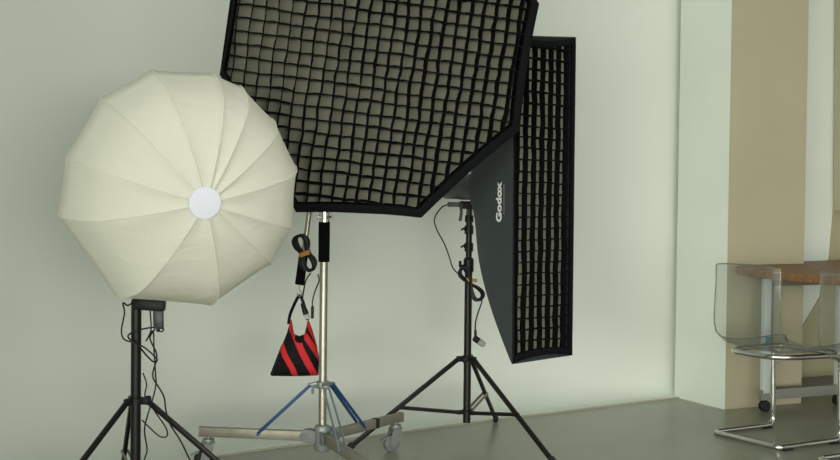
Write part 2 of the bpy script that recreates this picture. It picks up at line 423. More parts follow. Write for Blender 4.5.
# logo on the left side panel
pl = [BL, TL]
dep = bpy.context.evaluated_depsgraph_get()
shell = [c for c in st.children if c.name.startswith('shell')][0]
def onshell(px, py):
    o_ = V((0, 0, CH))-sring; d_ = ray(px, py).normalized()
    ok, loc, nor, idx = shell.ray_cast(o_, d_)
    return (loc+sring, nor) if ok else (None, None)
pA, nA = onshell(499.5, 222); pB, nB = onshell(499.5, 182)
def text_mesh(s, size, bold=.0):
    cu = bpy.data.curves.new('letters', 'FONT'); cu.body = s; cu.size = size; cu.align_x = 'LEFT'; cu.offset = bold; cu.extrude = .0006
    to = bpy.data.objects.new('letters', cu); C.objects.link(to); bpy.context.view_layer.update()
    me = bpy.data.meshes.new_from_object(to.evaluated_get(bpy.context.evaluated_depsgraph_get())); bpy.data.objects.remove(to); return me
if pA is not None and pB is not None:
    up = (pB-pA); L = up.length; up.normalize(); nrm = (nA+nB).normalized(); nrm = (nrm-up*nrm.dot(up)).normalized()
    if nrm.dot(V((0, 0, CH))-pA) < 0: nrm = -nrm
    yv = nrm.cross(up)
    me = text_mesh('Godox', 1, .035)
    xs = [v.co.x for v in me.vertices]; x0, x1 = min(xs), max(xs); k = L/(x1-x0)
    bm = NB(); bm.from_mesh(me); cap_h = .72
    for v in bm.verts:
        x, y, z = v.co; v.co = pA+up*((x-x0)*k)+yv*((y-cap_h/2)*k*1.15)+nrm*(.004+z)
    obj('logo_lettering', bm, M['white'], st, smooth=False, label='white logo lettering')
    bm = NB()
    for i in range(26):
        s_ = L*(.2+.75*i/26)
        box(bm, pA+up*s_-yv*(k*.85)+nrm*.004, up*L*.009, yv*k*.035, nrm*.0006)
    obj('small_print', bm, M['clearplug'], st, smooth=False, label='tiny grey print line')

# ================================================================ LANTERN SOFTBOX (left)
lax = V((math.sin(math.radians(25)), -math.cos(math.radians(25)), -.14)).normalized()
lc = P(180, 189, 3.92)
sil = [(296, 167), (292, 226), (269, 264.5), (210, 305), (121.5, 298), (64, 218), (72, 160), (106, 102), (156, 74.5), (216, 77), (244, 90), (275, 122)]
lx, ly, lz = frame(lax, (1, 0, 0))
rim = []
for x, y in sil:
    p = onplane(x, y, lc, lax)-lc; rim.append((math.atan2(p.dot(ly), p.dot(lx)), p.length))
hub = P(205, 203, 3.66)
hd = (hub-lc); hfwd = hd.dot(lax); hoff = hd-lax*hfwd
lprof = [(1.0, .125), (.965, .24), (.90, .38), (.80, .55), (.66, .71), (.50, .84), (.32, .915), (.15, .965), (.03, .994), (0, 1.0), (-.03, 1.006), (-.26, 1.03), (-.36, .99), (-.52, .88), (-.68, .68), (-.80, .42), (-.86, .18)]
def lpt(i, h, k, push=0):
    an, r = rim[i % 12]
    c = lc+lax*(h*hfwd)+hoff*max(0, h)
    return c+(lx*math.cos(an)+ly*math.sin(an))*(r*k+push)
SUB = 8
bm = NB(); rings = []
for h, k in lprof:
    row = []
    for i in range(12):
        a, b = lpt(i, h, k), lpt(i+1, h, k)
        for j in range(SUB):
            t = j/SUB; p = a.lerp(b, t)
            cen = lc+lax*(h*hfwd)+hoff*max(0, h)
            s = 4*t*(1-t)
            inw = (cen-p).normalized()
            wr = noise.noise(V((i*3.1+t*2.2, h*7, k*9)))*.006*s
            row.append(bm.verts.new(p+inw*(s*.003*k)-lax*(s*.007*(1 if h > 0 else -.3)*(1-k*k*.6))+lax*wr))
    rings.append(row)
for A, B in zip(rings, rings[1:]):
    for i in range(len(A)): bm.faces.new((A[i], A[(i+1) % len(A)], B[(i+1) % len(A)], B[i]))
bm.faces.new(rings[0])
lan = thing('lantern_softbox', 'round white twelve-ribbed lantern softbox with pale centre disc, leftmost light', 'softbox', lc-lax*(.3))
obj('diffuser_cover', bm, M['lantern'], lan)
for i in range(12):
    bm = NB(); pts = [lpt(i, h, k, .0005)+lax*.0008 for h, k in lprof[:-1]]
    tube(bm, pts, .0024, 6, smooth=3); obj('rib_seam', bm, M['seam'], lan)
bm = NB(); hc = lc+lax*hfwd+hoff
lathe(bm, hc-lax*.004, lax, [(0, .05), (.003, .053), (.006, .052), (.008, .04), (.009, .002)], n=32); obj('centre_disc', bm, M['disc'], lan, label='pale lilac-white centre disc')
bk = lc-lax*(.86*hfwd)
bm = NB(); lathe(bm, bk-lax*.03, lax, [(0, .05), (0, .085), (.02, .09), (.05, .088), (.05, .05)], caps=False); obj('speed_ring', bm, M['plastic'], lan)
bm = NB(); pz = P(107, 280.5, 4.22)
barbox(bm, pz+V((-.006, 0, .006)), pz+V((.012, 0, -.008)), .006, .007); obj('zip_pull', bm, M['zinc'], lan, label='grey metal zip pull')

# ================================================================ BLACK LIGHT STANDS
def make_stand(label, base, zc, zh, angs, rad, ztop, rp, rfoot=(0, 0, 0), lh=.035, joint=.56):
    b = V(base); root = thing('light_stand', label, 'light stand', b, 'black tripod light stands')
    bm = NB(); cyl(bm, b+V((0, 0, zh-.05)), b+V((0, 0, min(ztop, zc+.42))), rp); obj('centre_column', bm, M['stand'], root)
    if ztop > zc+.42:
        s = obj('upper_column', cyl(NB(), b+V((0, 0, zc+.38)), b+V((0, 0, ztop)), rp*.82), M['stand'], root)
        bm = NB(); lathe(bm, b+V((0, 0, zc+.40)), (0, 0, 1), [(0, rp*1.05), (.005, rp*1.35), (.06, rp*1.35), (.07, rp*.9)]); obj('column_clamp', bm, M['plastic'], root)
        bm = NB(); z_ = zc+.43; d = V((-1, -.3, 0)).normalized()
        cyl(bm, b+V((0, 0, z_)), b+V((0, 0, z_))+d*(rp+.02), .006); box(bm, b+V((0, 0, z_+.008))+d*(rp+.024), d*.006, V((0, 0, 1))*.016, d.cross(V((0, 0, 1)))*.005, .002)
        obj('clamp_knob', bm, M['plastic'], root)
    for nm, z, hh in (('upper_collar', zc, .028), ('lower_collar', zh, .020)):
        bm = NB(); lathe(bm, b+V((0, 0, z-hh/2)), (0, 0, 1), [(0, rp*1.02), (.002, rp*1.6), (hh-.002, rp*1.6), (hh, rp*1.02)])
        for an in angs:
            d = V((math.cos(an), math.sin(an), 0))
            barbox(bm, b+V((0, 0, z))+d*rp, b+V((0, 0, z))+d*(rp+lh), .026, hh*.9, bev=.003)
        obj(nm, bm, M['plastic'], root)
    d = V((math.cos(angs[0]+.9), math.sin(angs[0]+.9), 0)); bm = NB()
    cyl(bm, b+V((0, 0, zc)), b+V((0, 0, zc))+d*(rp+.03), .006); lathe(bm, b+V((0, 0, zc))+d*(rp+.025), d, [(0, .006), (.002, .014), (.014, .014), (.018, .008)], n=10); obj('collar_knob', bm, M['plastic'], root)
    for i, an in enumerate(angs):
        d = V((math.cos(an), math.sin(an), 0)); fz = rfoot[i]
        R_ = rad if not isinstance(rad, (list, tuple)) else rad[i]
        top = b+V((0, 0, zc))+d*(rp+lh-.006); foot = b+d*R_+V((0, 0, fz+.016))
        bm = NB(); barbox(bm, top, foot, .015, .021, bev=.004); L_ = obj('leg', bm, M['stand'], root)
        dn = (foot-top).normalized()
        bm = NB(); barbox(bm, foot-dn*.02, foot+dn*.010, .023, .029, bev=.005); obj('foot_cap', bm, M['rubber'], L_)
        mid = top.lerp(foot, joint); h0 = b+V((0, 0, zh))+d*(rp+lh-.01); sd = d.cross(V((0, 0, 1)))*.012
        br = NB(); barbox(br, h0+sd, mid+sd, .004, .014); barbox(br, h0-sd, mid-sd, .004, .014)
        cyl(br, mid-sd*1.3, mid+sd*1.3, .005, n=10); cyl(br, h0-sd*1.3, h0+sd*1.3, .004, n=10)
        obj('brace', br, M['stand'] if i != BR_SIL else M['bar'], root)
    return root
BR_SIL = 1
rb = V((.227, 5.225, 0))
def ang_to(b, x, y): return math.atan2(y-b.y, x-b.x)
fa = [(-.300, 5.01), (.395, 5.70), (.575, 4.77)]
rs = make_stand('black tripod light stand in front of the white wall, holding the strip softbox', rb, .388, .140,
                [ang_to(rb, *p) for p in fa], [(V((*p, 0))-rb).length for p in fa], 1.10, .0175)
bm = NB(); sp = rb
lathe(bm, V((sp.x, sp.y, 1.02)), (0, 0, 1), [(0, .015), (.0, .02), (.03, .02), (.035, .012), (.07, .012)]); obj('top_spigot', bm, M['plastic'], rs)
for zz in (.985, .905):
    bm = NB()
    p0 = V((sp.x, sp.y, zz)); d = V((-1, -.25, 0)).normalized(); cyl(bm, p0, p0+d*.024, .005, n=10); box(bm, p0+d*.03+V((0, 0, .004)), d*.010+V((0, 0, -.005)), V((0, 0, .005)), V((0, .005, 0)), .002)
    lathe(bm, p0-V((0, 0, .02)), (0, 0, 1), [(0, .0165), (.0, .0205), (.04, .0205), (.04, .0165)], n=16)
    obj('section_knob', bm, M['plastic'], rs)
lb = V((-1.078, 4.3, 0))
fl = [(-.62, 4.22), (-1.17, 4.45), (-1.295, 3.89)]
ls = make_stand('black tripod light stand at far left, under the round white softbox', lb, .338, .085,
                [ang_to(lb, *p) for p in fl], [(V((*p, 0))-lb).length for p in fl], .725, .0195, (0, 0, 0), joint=.68)

# lamp head that carries the lantern: bracket on the stand top, body behind the softbox
top = V((lb.x, lb.y, .725))
lh = thing('lamp_head', 'black lamp head with bracket on top of the left light stand', 'studio light', top)
bm = NB(); barbox(bm, P(133, 303.5, 4.3), P(165, 306, 4.3), .05, .042, bev=.008); obj('bracket', bm, M['plastic'], lh)
bb = bk-lax*.05
bm = NB(); lathe(bm, bb-lax*.20, lax, [(0, .03), (.004, .062), (.02, .07), (.19, .07), (.20, .06), (.205, .03)]); obj('housing', bm, M['plastic'], lh)
bm = NB(); tube(bm, [P(150, 303, 4.3), V((-1.03, 4.36, .78)), bb-lax*.10-V((0, 0, .06))], .012, 10); obj('yoke', bm, M['stand'], lh)
# hanging power adapter
pa = P(158.5, 319.5, 4.27)
ad = thing('power_adapter', 'small dark grey power adapter box hanging under the left lamp bracket', 'power adapter', pa)
bm = NB(); box(bm, pa, V((.018, 0, -.001)), V((0, .014, 0)), V((-.001, 0, .035)), .004); obj('case', bm, mat('dark_grey_case', (.03, .035, .034), .4), ad)
bm = NB(); cyl(bm, pa-V((0, 0, .034)), pa-V((0, 0, .047)), .006, n=12); obj('cable_sleeve', bm, M['rubber'], ad)
def cord(label, pix, r=.0032, cat='cable', grp=None, nm='power_cable'):
    pts = [P(x, y, Y) for x, y, Y in pix]; bm = NB(); tube(bm, pts, r, 8); o = obj(nm, bm, M['cord']); rebase(o, pts[-1]); return tag(o, label, cat, grp)
cord('black cable looping out left of the left stand then crossing over its column', [(134, 301, 4.24), (128, 305.5, 4.24), (123, 303, 4.24), (124.5, 313, 4.25), (121.5, 330, 4.25), (124, 339, 4.25), (133, 342.5, 4.25), (142, 346, 4.25), (150, 352, 4.25), (156, 358, 4.25), (157, 361, 4.25), (153, 361.5, 4.25), (147, 356, 4.25), (142, 350, 4.24), (137, 344, 4.25), (129.5, 339, 4.25), (128.5, 335, 4.25), (136, 331, 4.25), (148, 328, 4.27), (157, 327.5, 4.27), (163, 328.5, 4.27), (162, 331.5, 4.27), (156, 330, 4.27)])
cord('black cable dangling from the adapter down past the right leg of the left stand', [(155, 329, 4.275), (150, 338, 4.28), (156, 352, 4.28), (156.5, 360, 4.28), (153, 372, 4.28), (153.5, 379, 4.28), (158, 386, 4.28), (164, 397, 4.27), (166, 411, 4.26), (170, 424, 4.26), (180, 440, 4.26), (189, 458, 4.25), (199, 478, 4.22), (212, 498, 4.18)])
cord('thin black cable twisting beside the left column and hanging in a loop', [(150, 310, 4.28), (151, 330, 4.3), (146, 341, 4.32), (153, 331, 4.28), (154, 350, 4.27), (155.5, 374, 4.27), (156, 384, 4.27), (153, 398, 4.27), (148, 414, 4.27), (144.5, 430, 4.27), (147, 450, 4.27), (144, 462, 4.27), (147, 480, 4.25)], r=.0028)
cord('short black cable drooping in a hook under the left stand collar', [(143, 373, 4.33), (146.5, 384, 4.33), (145, 396, 4.33), (150, 404, 4.36), (158, 416, 4.34), (166, 428, 4.33), (167, 436, 4.33), (160, 436.5, 4.33), (150, 428, 4.33), (142, 420, 4.33)], r=.0028)

# ================================================================ STEEL ROLLING STAND
hb = V((-.395, 4.66, 0)); dirs = [math.radians(179), math.radians(50), math.radians(-70)]; LL = .508; zl = .148
rsd = thing('rolling_stand', 'steel rolling stand with low bar legs and blue braces, behind the sandbag', 'stand', hb)
colm = NB(); cyl(colm, hb+V((0, 0, .085)), hb+V((0, 0, 1.02)), .0165); obj('column', colm, M['steel'], rsd)
bm = NB(); cyl(bm, hb+V((0, 0, .98)), V((hb.x, hb.y, 1.60)), .0135); obj('upper_column', bm, M['steel'], rsd)
bm = NB(); lathe(bm, V((hb.x, hb.y, P(324.5, 262, hb.y).z)), (0, 0, 1), [(0, .018), (.001, .0235), (.165, .0235), (.167, .018)]); obj('foam_grip', bm, M['foam'], rsd, label='black foam grip')
bm = NB(); b_ = V((hb.x, hb.y, P(324.5, 222, hb.y).z))
lathe(bm, b_, (0, 0, 1), [(0, .014), (.0, .022), (.012, .022), (.013, .017), (.026, .017), (.027, .022), (.042, .022), (.042, .014)])
cyl(bm, b_+V((0, 0, .02)), b_+V((.032, -.008, .022)), .006); cyl(bm, b_+V((0, 0, .022)), b_+V((-.028, -.008, .02)), .005)
obj('column_clamp', bm, M['chrome'], rsd)
zc = .350
bm = NB(); lathe(bm, hb+V((0, 0, zc-.014)), (0, 0, 1), [(0, .017), (0, .026), (.004, .028), (.024, .028), (.028, .026), (.028, .017)])
for an in dirs:
    d = V((math.cos(an), math.sin(an), 0)); barbox(bm, hb+V((0, 0, zc+.004))+d*.02, hb+V((0, 0, zc-.004))+d*.062, .022, .016, bev=.003)
obj('brace_collar', bm, M['zinc'], rsd)
bm = NB(); d = V((-.8, -.6, 0)); cyl(bm, hb+V((0, 0, zc-.006)), hb+V((0, 0, zc-.006))+d*.045, .005); box(bm, hb+V((0, 0, zc-.018))+d*.048, d*.005, V((0, 0, .016)), d.cross(V((0, 0, 1)))*.004, .002); obj('locking_lever', bm, M['zinc'], rsd)
bm = NB(); lathe(bm, hb+V((0, 0, .075)), (0, 0, 1), [(0, .016), (.0, .03), (.01, .034), (.095, .034), (.105, .03), (.11, .02)])
obj('hub', bm, M['zinc'], rsd)
for i, an in enumerate(dirs):
    d = V((math.cos(an), math.sin(an), 0)); s = V((-d.y, d.x, 0))
    # cheek plates pinching the leg at the hub
    bm = NB()
    for sg in (-1, 1):
        c_ = hb+d*.055+s*sg*.019+V((0, 0, zl-.012)); pts = []
        for k in range(14):
            t = 2*PI*k/14; pts.append(c_+d*(.038*math.cos(t))+V((0, 0, .030*math.sin(t))))
        A = [bm.verts.new(p+s*.002) for p in pts]; B = [bm.verts.new(p-s*.002) for p in pts]
        for k in range(14): bm.faces.new((A[k], A[(k+1) % 14], B[(k+1) % 14], B[k]))
        bm.faces.new(A[::-1]); bm.faces.new(B)
    cyl(bm, hb+d*.072-s*.026+V((0, 0, zl-.004)), hb+d*.072+s*.026+V((0, 0, zl-.004)), .007, n=12)
    obj('hinge_plate', bm, M['plate'], rsd)
    lz_ = (-.020, -.012, 0.0)[i]
    LL = (.508, .497, .60)[i]
    a_, b_ = hb+d*.05+V((0, 0, zl-.012)), hb+d*LL+V((0, 0, zl))
    bm = NB(); barbox(bm, a_, b_, .028, .040, bev=.003); leg = obj('leg', bm, M['bar'], rsd)
    bm = NB(); barbox(bm, b_-d*.001, b_+d*.004, .03, .041, bev=.001); obj('end_cap', bm, M['bar'], leg)
    if i == 1:
        bm = NB(); m_ = a_.lerp(b_, .62); barbox(bm, m_-d*.011, m_+d*.011, .0295, .0415); obj('sticker_band', bm, M['rubber'], leg, label='black band')
    # brace pair
    bm = NB(); t0 = hb+d*.052+V((0, 0, zc-.004)); m_ = a_.lerp(b_, .47 if i != 1 else .42)
    for sg in (-1, 1):
        barbox(bm, t0+s*sg*.011, m_+s*sg*.016+V((0, 0, .004)), .005, .013, bev=.001)
    cyl(bm, m_-s*.022, m_+s*.022, .005, n=10); cyl(bm, t0-s*.015, t0+s*.015, .005, n=10)
    obj('brace', bm, M['blue'] if i < 2 else M['bluesheen'], rsd, label='blue brace bars' if i < 2 else 'brace bars pale with reflected light')
    # caster
    cp = hb+d*(LL-.035); wr = .037
    sw = V((math.cos(an+(.5, -1.2, 2.0)[i]), math.sin(an+(.5, -1.2, 2.0)[i]), 0)); wn = V((-sw.y, sw.x, 0))
    if i == 1: sw = V((-.8, -.5, 0)).normalized(); wn = V((-sw.y, sw.x, 0))
    wc = V((cp.x, cp.y, wr))+sw*.022
    bm = NB(); lathe(bm, V((cp.x, cp.y, zl-.020)), (0, 0, -1), [(0, .008), (.008, .010), (.010, .024), (.022, .026), (.030, .022)])
    for sg in (-1, 1):
        pts = [V((cp.x, cp.y, .102))+sw*.024, V((cp.x, cp.y, .102))-sw*.022, wc-sw*.020+V((0, 0, -.004)), wc+V((0, 0, -.014)), wc+sw*.018+V((0, 0, .0))]
        A = [bm.verts.new(p+wn*sg*.019) for p in pts]; B = [bm.verts.new(p+wn*sg*.022) for p in pts]
        for k in range(5): bm.faces.new((A[k], A[(k+1) % 5], B[(k+1) % 5], B[k]))
        bm.faces.new(A[::-1]); bm.faces.new(B)
    box(bm, V((cp.x, cp.y, .103)), sw*.024, wn*.022, V((0, 0, .003)))
    cyl(bm, wc-wn*.026, wc+wn*.026, .005, n=10)
    cas = obj('caster', bm, M['zinc'], rsd)
    bm = NB(); lathe(bm, wc-wn*.015, wn, [(0, .012), (0, wr-.008), (.003, wr-.001), (.006, wr), (.024, wr), (.027, wr-.001), (.030, wr-.008), (.030, .012)], n=32); obj('wheel', bm, M['greywheel'] if i == 1 else M['rubber'], cas)
    if i == 1 or i == 0:
        bm = NB(); box(bm, wc+sw*.036+V((0, 0, .024)), sw*.016+V((0, 0, -.006)), wn*.012, V((0, 0, .003)), .001); obj('brake_pedal', bm, M['zinc'], cas)

# boom arm leaning through the grip head
ba, bt = P(299.5, 285, 4.76), P(331, 50, 4.79)
bd = (bt-ba).normalized()
bo = thing('boom_arm', 'steel boom arm with black foam end and hook, left of the stand column', 'boom arm', ba)
bm = NB(); cyl(bm, ba+bd*.02, bt, .011); obj('tube', bm, M['steel'], bo)
bm = NB(); lathe(bm, ba, bd, [(0, .008), (.001, .018), (.004, .020), (.135, .0195), (.138, .012)]); obj('foam_grip', bm, M['foam'], bo, label='black foam end grip')
bm = NB(); hk = ba-bd*.004
tube(bm, [hk, hk-V((-.001, 0, .018)), hk-V((-.009, 0, .026)), hk-V((-.009, 0, .038)), hk-V((0, 0, .043)), hk-V((.008, 0, .038)), hk-V((.008, 0, .029))], .0024, 8); obj('hook', bm, M['steel'], bo)
gh = V((hb.x, hb.y, P(324.5, 112, hb.y).z))
g_ = thing('grip_head', 'round steel grip head clamping the boom arm to the stand column', 'clamp', gh)
bm = NB(); ax = V((.1, 1, 0)).normalized()
lathe(bm, gh-ax*.05, ax, [(0, .02), (0, .038), (.012, .04), (.03, .04), (.032, .02), (.034, .02), (.036, .04), (.055, .04), (.067, .038), (.067, .02)]); obj('discs', bm, M['zinc'], g_)
bm = NB(); tube(bm, [gh+ax*.01, gh+ax*.05, gh+ax*.055+V((.07, 0, .03))], .007, 8, smooth=4); obj('handle', bm, M['stand'], g_)
fh = thing('flash_head', 'dark flash head behind the octagonal softbox, on the boom arm', 'studio light', oring-on*.03)
bm = NB(); lathe(bm, oring-on*.30, on, [(0, .03), (.004, .052), (.02, .058), (.25, .058), (.27, .056), (.27, .03)]); obj('housing', bm, M['plastic'], fh)
bm = NB(); fb = oring-on*.14
tube(bm, [fb-V((0, 0, .05)), (fb+bt)/2-V((0, 0, .05)), bt], .012, 8); obj('bracket', bm, M['stand'], fh)

# coiled cable tied with an orange strap
cc = V(P(305, 253, 4.70))
ck = thing('coiled_cable', 'coiled black cable with orange tie hanging by the boom arm grip', 'cable', cc)
Lc = .076; axc = (P(310, 270, 4.70)-P(299, 239, 4.70)).normalized(); sdc = axc.cross(V((0, -1, 0))).normalized()
bm = NB(); pts = []
for k in range(19*16+1):
    t = 2*PI*k/16; lp = k/(19*16)
    ww = .020*(.35+.65*abs(math.cos(t)))+.005*math.sin(k*.37); 
    pts.append(cc+axc*(Lc*(1+.05*math.sin(k*.19))*math.cos(t))+sdc*(math.sin(t)*(.25+.75*abs(math.cos(t)))*(.030+.026*((k//16)%5)/4)+.004*math.sin(k*.11))+V((0, -1, 0))*(.014*math.sin(k*.23+(k//16))))
tube(bm, pts, .0032, 7, smooth=2); obj('coil', bm, M['cord'], ck)
bm = NB(); ring = [cc+axc*.002+sdc*(.0245*math.cos(t))+V((0, -1, 0))*(.021*math.sin(t)) for t in [2*PI*i/16 for i in range(16)]]
A = [bm.verts.new(p-axc*.009) for p in ring]; B = [bm.verts.new(p+axc*.009) for p in ring]
A2 = [bm.verts.new(cc+(p-cc)*1.08-axc*.009) for p in ring]; B2 = [bm.verts.new(cc+(p-cc)*1.08+axc*.009) for p in ring]
for i in range(16):
    j = (i+1) % 16
    for q4 in ((A[i], A[j], B[j], B[i]), (A2[i], A2[j], B2[j], B2[i]), (A[i], A[j], A2[j], A2[i]), (B[i], B[j], B2[j], B2[i])): bm.faces.new(q4)
obj('tie', bm, M['orange'], ck, label='orange tie strap')
bm = NB(); tube(bm, [P(311, 273, 4.69), P(306, 280, 4.69), P(303.5, 292, 4.69), P(302.5, 300, 4.69), P(304, 307, 4.69)], .003, 8); pg = obj('tail', bm, M['cord'], ck)
bm = NB(); a_, b_ = P(302, 303, 4.69), P(306.5, 315, 4.69); lathe(bm, a_, b_-a_, [(0, .004), (.004, .008), (.035, .012), (.05, .0125), (.05, .004)], n=16); obj('connector', bm, M['plastic'], ck)
bm = NB(); cyl(bm, P(306.5, 315, 4.69), P(308, 318.5, 4.69), .010, .011, n=16); obj('connector_tip', bm, M['clearplug'], ck, label='grey metal connector tip')
bm = NB(); tube(bm, [P(318, 274, 4.715), P(319, 281, 4.715), P(315.5, 290, 4.715), P(312.5, 301, 4.715), P(312.5, 308, 4.715)], .0027, 8)
lathe(bm, P(312.5, 306, 4.715), (0, 0, -1), [(0, .003), (.003, .0065), (.05, .0065), (.053, .003)], n=12)
o = obj('lead_cable', bm, M['cord']); rebase(o, P(312.5, 290, 4.715)); tag(o, 'thin black lead with plug dangling between coiled cable and steel column', 'cable')

# ---------------------------------------------------------------- sandbag
bY = 4.775
def bp(x, y, dy=0): return P(x, y, bY+dy)
sg_ = thing('sandbag', 'black and red striped sandbag hanging from the boom arm hook', 'sandbag', bp(300, 350))
outl = [(291.5, 320), (286, 334), (279, 350), (271, 375.5), (295, 376), (318.5, 375), (319.5, 356), (317, 343), (314, 332), (308, 318.5), (306, 326), (305, 334), (300, 335.5), (293, 333.5)]
def pillow(outline, y0, fat, m_, name, parent, stripes=None, label=None):
    # a stuffed pouch: fill outline as grid, bulge by distance to the border
    import mathutils.geometry as G
    xs = [p[0] for p in outline]; ys = [p[1] for p in outline]
    def inside(x, y):
        c = False; n = len(outline); j = n-1
        for i in range(n):
            xi, yi = outline[i]; xj, yj = outline[j]
            if (yi > y) != (yj > y) and x < (xj-xi)*(y-yi)/(yj-yi)+xi: c = not c
            j = i
        return c
    def dist(x, y):
        d = 9e9; n = len(outline)
        for i in range(n):
            a = V((*outline[i], 0)); b = V((*outline[(i+1) % n], 0)); p = V((x, y, 0)); ab = b-a
            t = max(0, min(1, (p-a).dot(ab)/ab.dot(ab))); d = min(d, (a+ab*t-p).length)
        return d
    pts = []; edges = []
    n = len(outline)
    for i in range(n):
        a, b = outline[i], outline[(i+1) % n]; k = max(1, int(math.hypot(b[0]-a[0], b[1]-a[1])/.7))
        for j in range(k): pts.append((a[0]+(b[0]-a[0])*j/k, a[1]+(b[1]-a[1])*j/k))
    nb = len(pts); edges = [(i, (i+1) % nb) for i in range(nb)]
    x = min(xs)
    while x < max(xs):
        y = min(ys)
        while y < max(ys):
            if inside(x, y) and dist(x, y) > .5: pts.append((x, y))
            y += .7
        x += .7
    vo, eo, fo, *_ = G.delaunay_2d_cdt([V(p) for p in pts], edges, [list(range(nb))], 1, .001)
    bm = NB()
    def up(x, y):
        d = dist(x, y); t = min(1, d/14.0); return fat*math.sqrt(max(0, 1-(1-t)**2))
    Fv, Bv = [], []
    for p in vo:
        h = up(p.x, p.y); Fv.append(bm.verts.new(P(p.x, p.y, y0-h-.001+.004*noise.noise(V((p.x*.12, p.y*.12, 1)))*(h > .004)))); Bv.append(bm.verts.new(P(p.x, p.y, y0+h*.8+.001)))
    for f in fo:
        cx = sum(vo[i].x for i in f)/len(f); cy = sum(vo[i].y for i in f)/len(f)
        a = bm.faces.new([Fv[i] for i in f]); b = bm.faces.new([Bv[i] for i in f][::-1])
        if stripes and stripes(cx, cy): a.material_index = 1; b.material_index = 1
    # close the border
    bl = {}
    for f in fo:
        for i in range(len(f)):
            e = (f[i], f[(i+1) % len(f)]); k = (min(e), max(e)); bl[k] = bl.get(k, 0)+1
    for (i, j), c in bl.items():
        if c == 1: bm.faces.new((Fv[i], Fv[j], Bv[j], Bv[i]))
    return obj(name, bm, m_, parent, label=label)
def str1(x, y):                               # red bands running down to the right
    bands = [((290, 318), (293, 330), (302, 352), (316, 378), 3.3), ((281, 344), (285, 356), (292, 368), (297, 380), 2.8), ((304, 334), (308, 340), (315, 350), (324, 364), 2.8), ((306, 320), (311, 330), (316, 340), (321, 350), 2.2)]
    if math.hypot((x-299.5)/5.0, (y-338.5)/4.5) < 1: return False
    for b in bands:
        pts = b[:-1]
        for a, c in zip(pts, pts[1:]):
            ax_, ay = c[0]-a[0], c[1]-a[1]; t = ((x-a[0])*ax_+(y-a[1])*ay)/(ax_*ax_+ay*ay)
            if -.05 <= t <= 1.05 and abs((x-a[0])*ay-(y-a[1])*ax_)/math.hypot(ax_, ay) < b[-1]: return True
    return False
pillow([(291.5, 319), (288, 334), (281, 346), (270, 374.5), (272, 376), (285, 374), (310, 372), (317, 370), (315, 340), (308, 322), (305.5, 334), (300, 336.5), (294, 334)], bY+.05, .03, M['bagblack'], 'rear_pouch', sg_)
pillow([(291, 319), (286.5, 334), (280, 350), (273, 371), (271.5, 376), (296, 376.3), (318.5, 375.5), (319.2, 358), (316.5, 344), (312.5, 330), (308, 318), (306.3, 327), (304.5, 334), (299, 336), (293.5, 333.5)], bY, .035, [M['bagblack'], M['red']], 'front_pouch', sg_, str1, label='pouch with diagonal red stripes')
bm = NB(); hx = P(301, 294, bY-.01)
def strap(bm, pts, wd, th=.003):
    pts = catmull(pts, 6); R = []
    for i, p in enumerate(pts):
        t = (pts[min(i+1, len(pts)-1)]-pts[max(i-1, 0)]).normalized(); s = t.cross(V((.35, -1, 0)).normalized()).normalized(); n = t.cross(s)
        R.append([bm.verts.new(p+s*wd/2+n*th/2), bm.verts.new(p-s*wd/2+n*th/2), bm.verts.new(p-s*wd/2-n*th/2), bm.verts.new(p+s*wd/2-n*th/2)])
    for A, B in zip(R, R[1:]):
        for k in range(4): bm.faces.new((A[k], A[(k+1) % 4], B[(k+1) % 4], B[k]))
    bm.faces.new(R[0][::-1]); bm.faces.new(R[-1])
strap(bm, [bp(288.5, 324, .03), bp(290, 315, .02), bp(294, 305, .005), bp(297.5, 298, -.01), bp(299.5, 295.8, -.012), bp(301.5, 298, -.01), bp(304, 305, -.01), bp(306, 312, -.01), bp(307.5, 320, -.01)], .013)
obj('strap', bm, M['bagblack'], sg_)
bm = NB(); ring = [bp(307.5, 316.5, -.02)+V((.009*math.cos(t), 0, .009*math.sin(t))) for t in [2*PI*i/12 for i in range(12)]]
tube(bm, ring, .0022, 6, closed=True, smooth=0); obj('buckle', bm, M['zinc'], sg_, label='steel strap ring')

# ================================================================ FLASH HEAD ON THE RIGHT STAND
fr = sring-sn*.03
f2 = thing('flash_head', 'grey cylindrical flash head on the right stand, behind the strip softbox', 'studio light', fr)
f_t = fr; f_b = fr-sn*.21
fx = (f_t-f_b).normalized()
bm = NB(); Lf = (f_t-f_b).length
lathe(bm, f_b, fx, [(0, .03), (.003, .050), (.012, .056), (Lf*.5, .056), (Lf*.52, .059), (Lf-.03, .059), (Lf-.015, .062), (Lf, .062), (Lf, .03)], n=36); obj('housing', bm, M['greyplastic'], f2)
bm = NB(); cb = P(455, 204.5, 5.22); box(bm, cb, V((.035, 0, 0)), V((0, .02, 0)), V((0, 0, .011)), .003); obj('mount_block', bm, M['greyplastic'], f2)
bm = NB(); cb = V((rb.x-.012, rb.y, P(463, 205, 5.22).z)); box(bm, cb, V((.034, 0, 0)), V((0, .022, 0)), V((0, 0, .018)), .004); obj('tilt_bracket', bm, M['plastic'], f2)
bm = NB(); box(bm, V((rb.x, rb.y, cb.z-.045)), V((.013, 0, 0)), V((0, .013, 0)), V((0, 0, .036)), .003); obj('socket', bm, M['greyplastic'], f2)
bm = NB(); tube(bm, [P(461.5, 204, 5.185), P(461, 208, 5.18), P(461.3, 213, 5.178), P(460, 221, 5.175)], lambda t: .008 if t < .25 else .0062+.001*t, 10); obj('tilt_lever', bm, M['greyplastic'], f2)

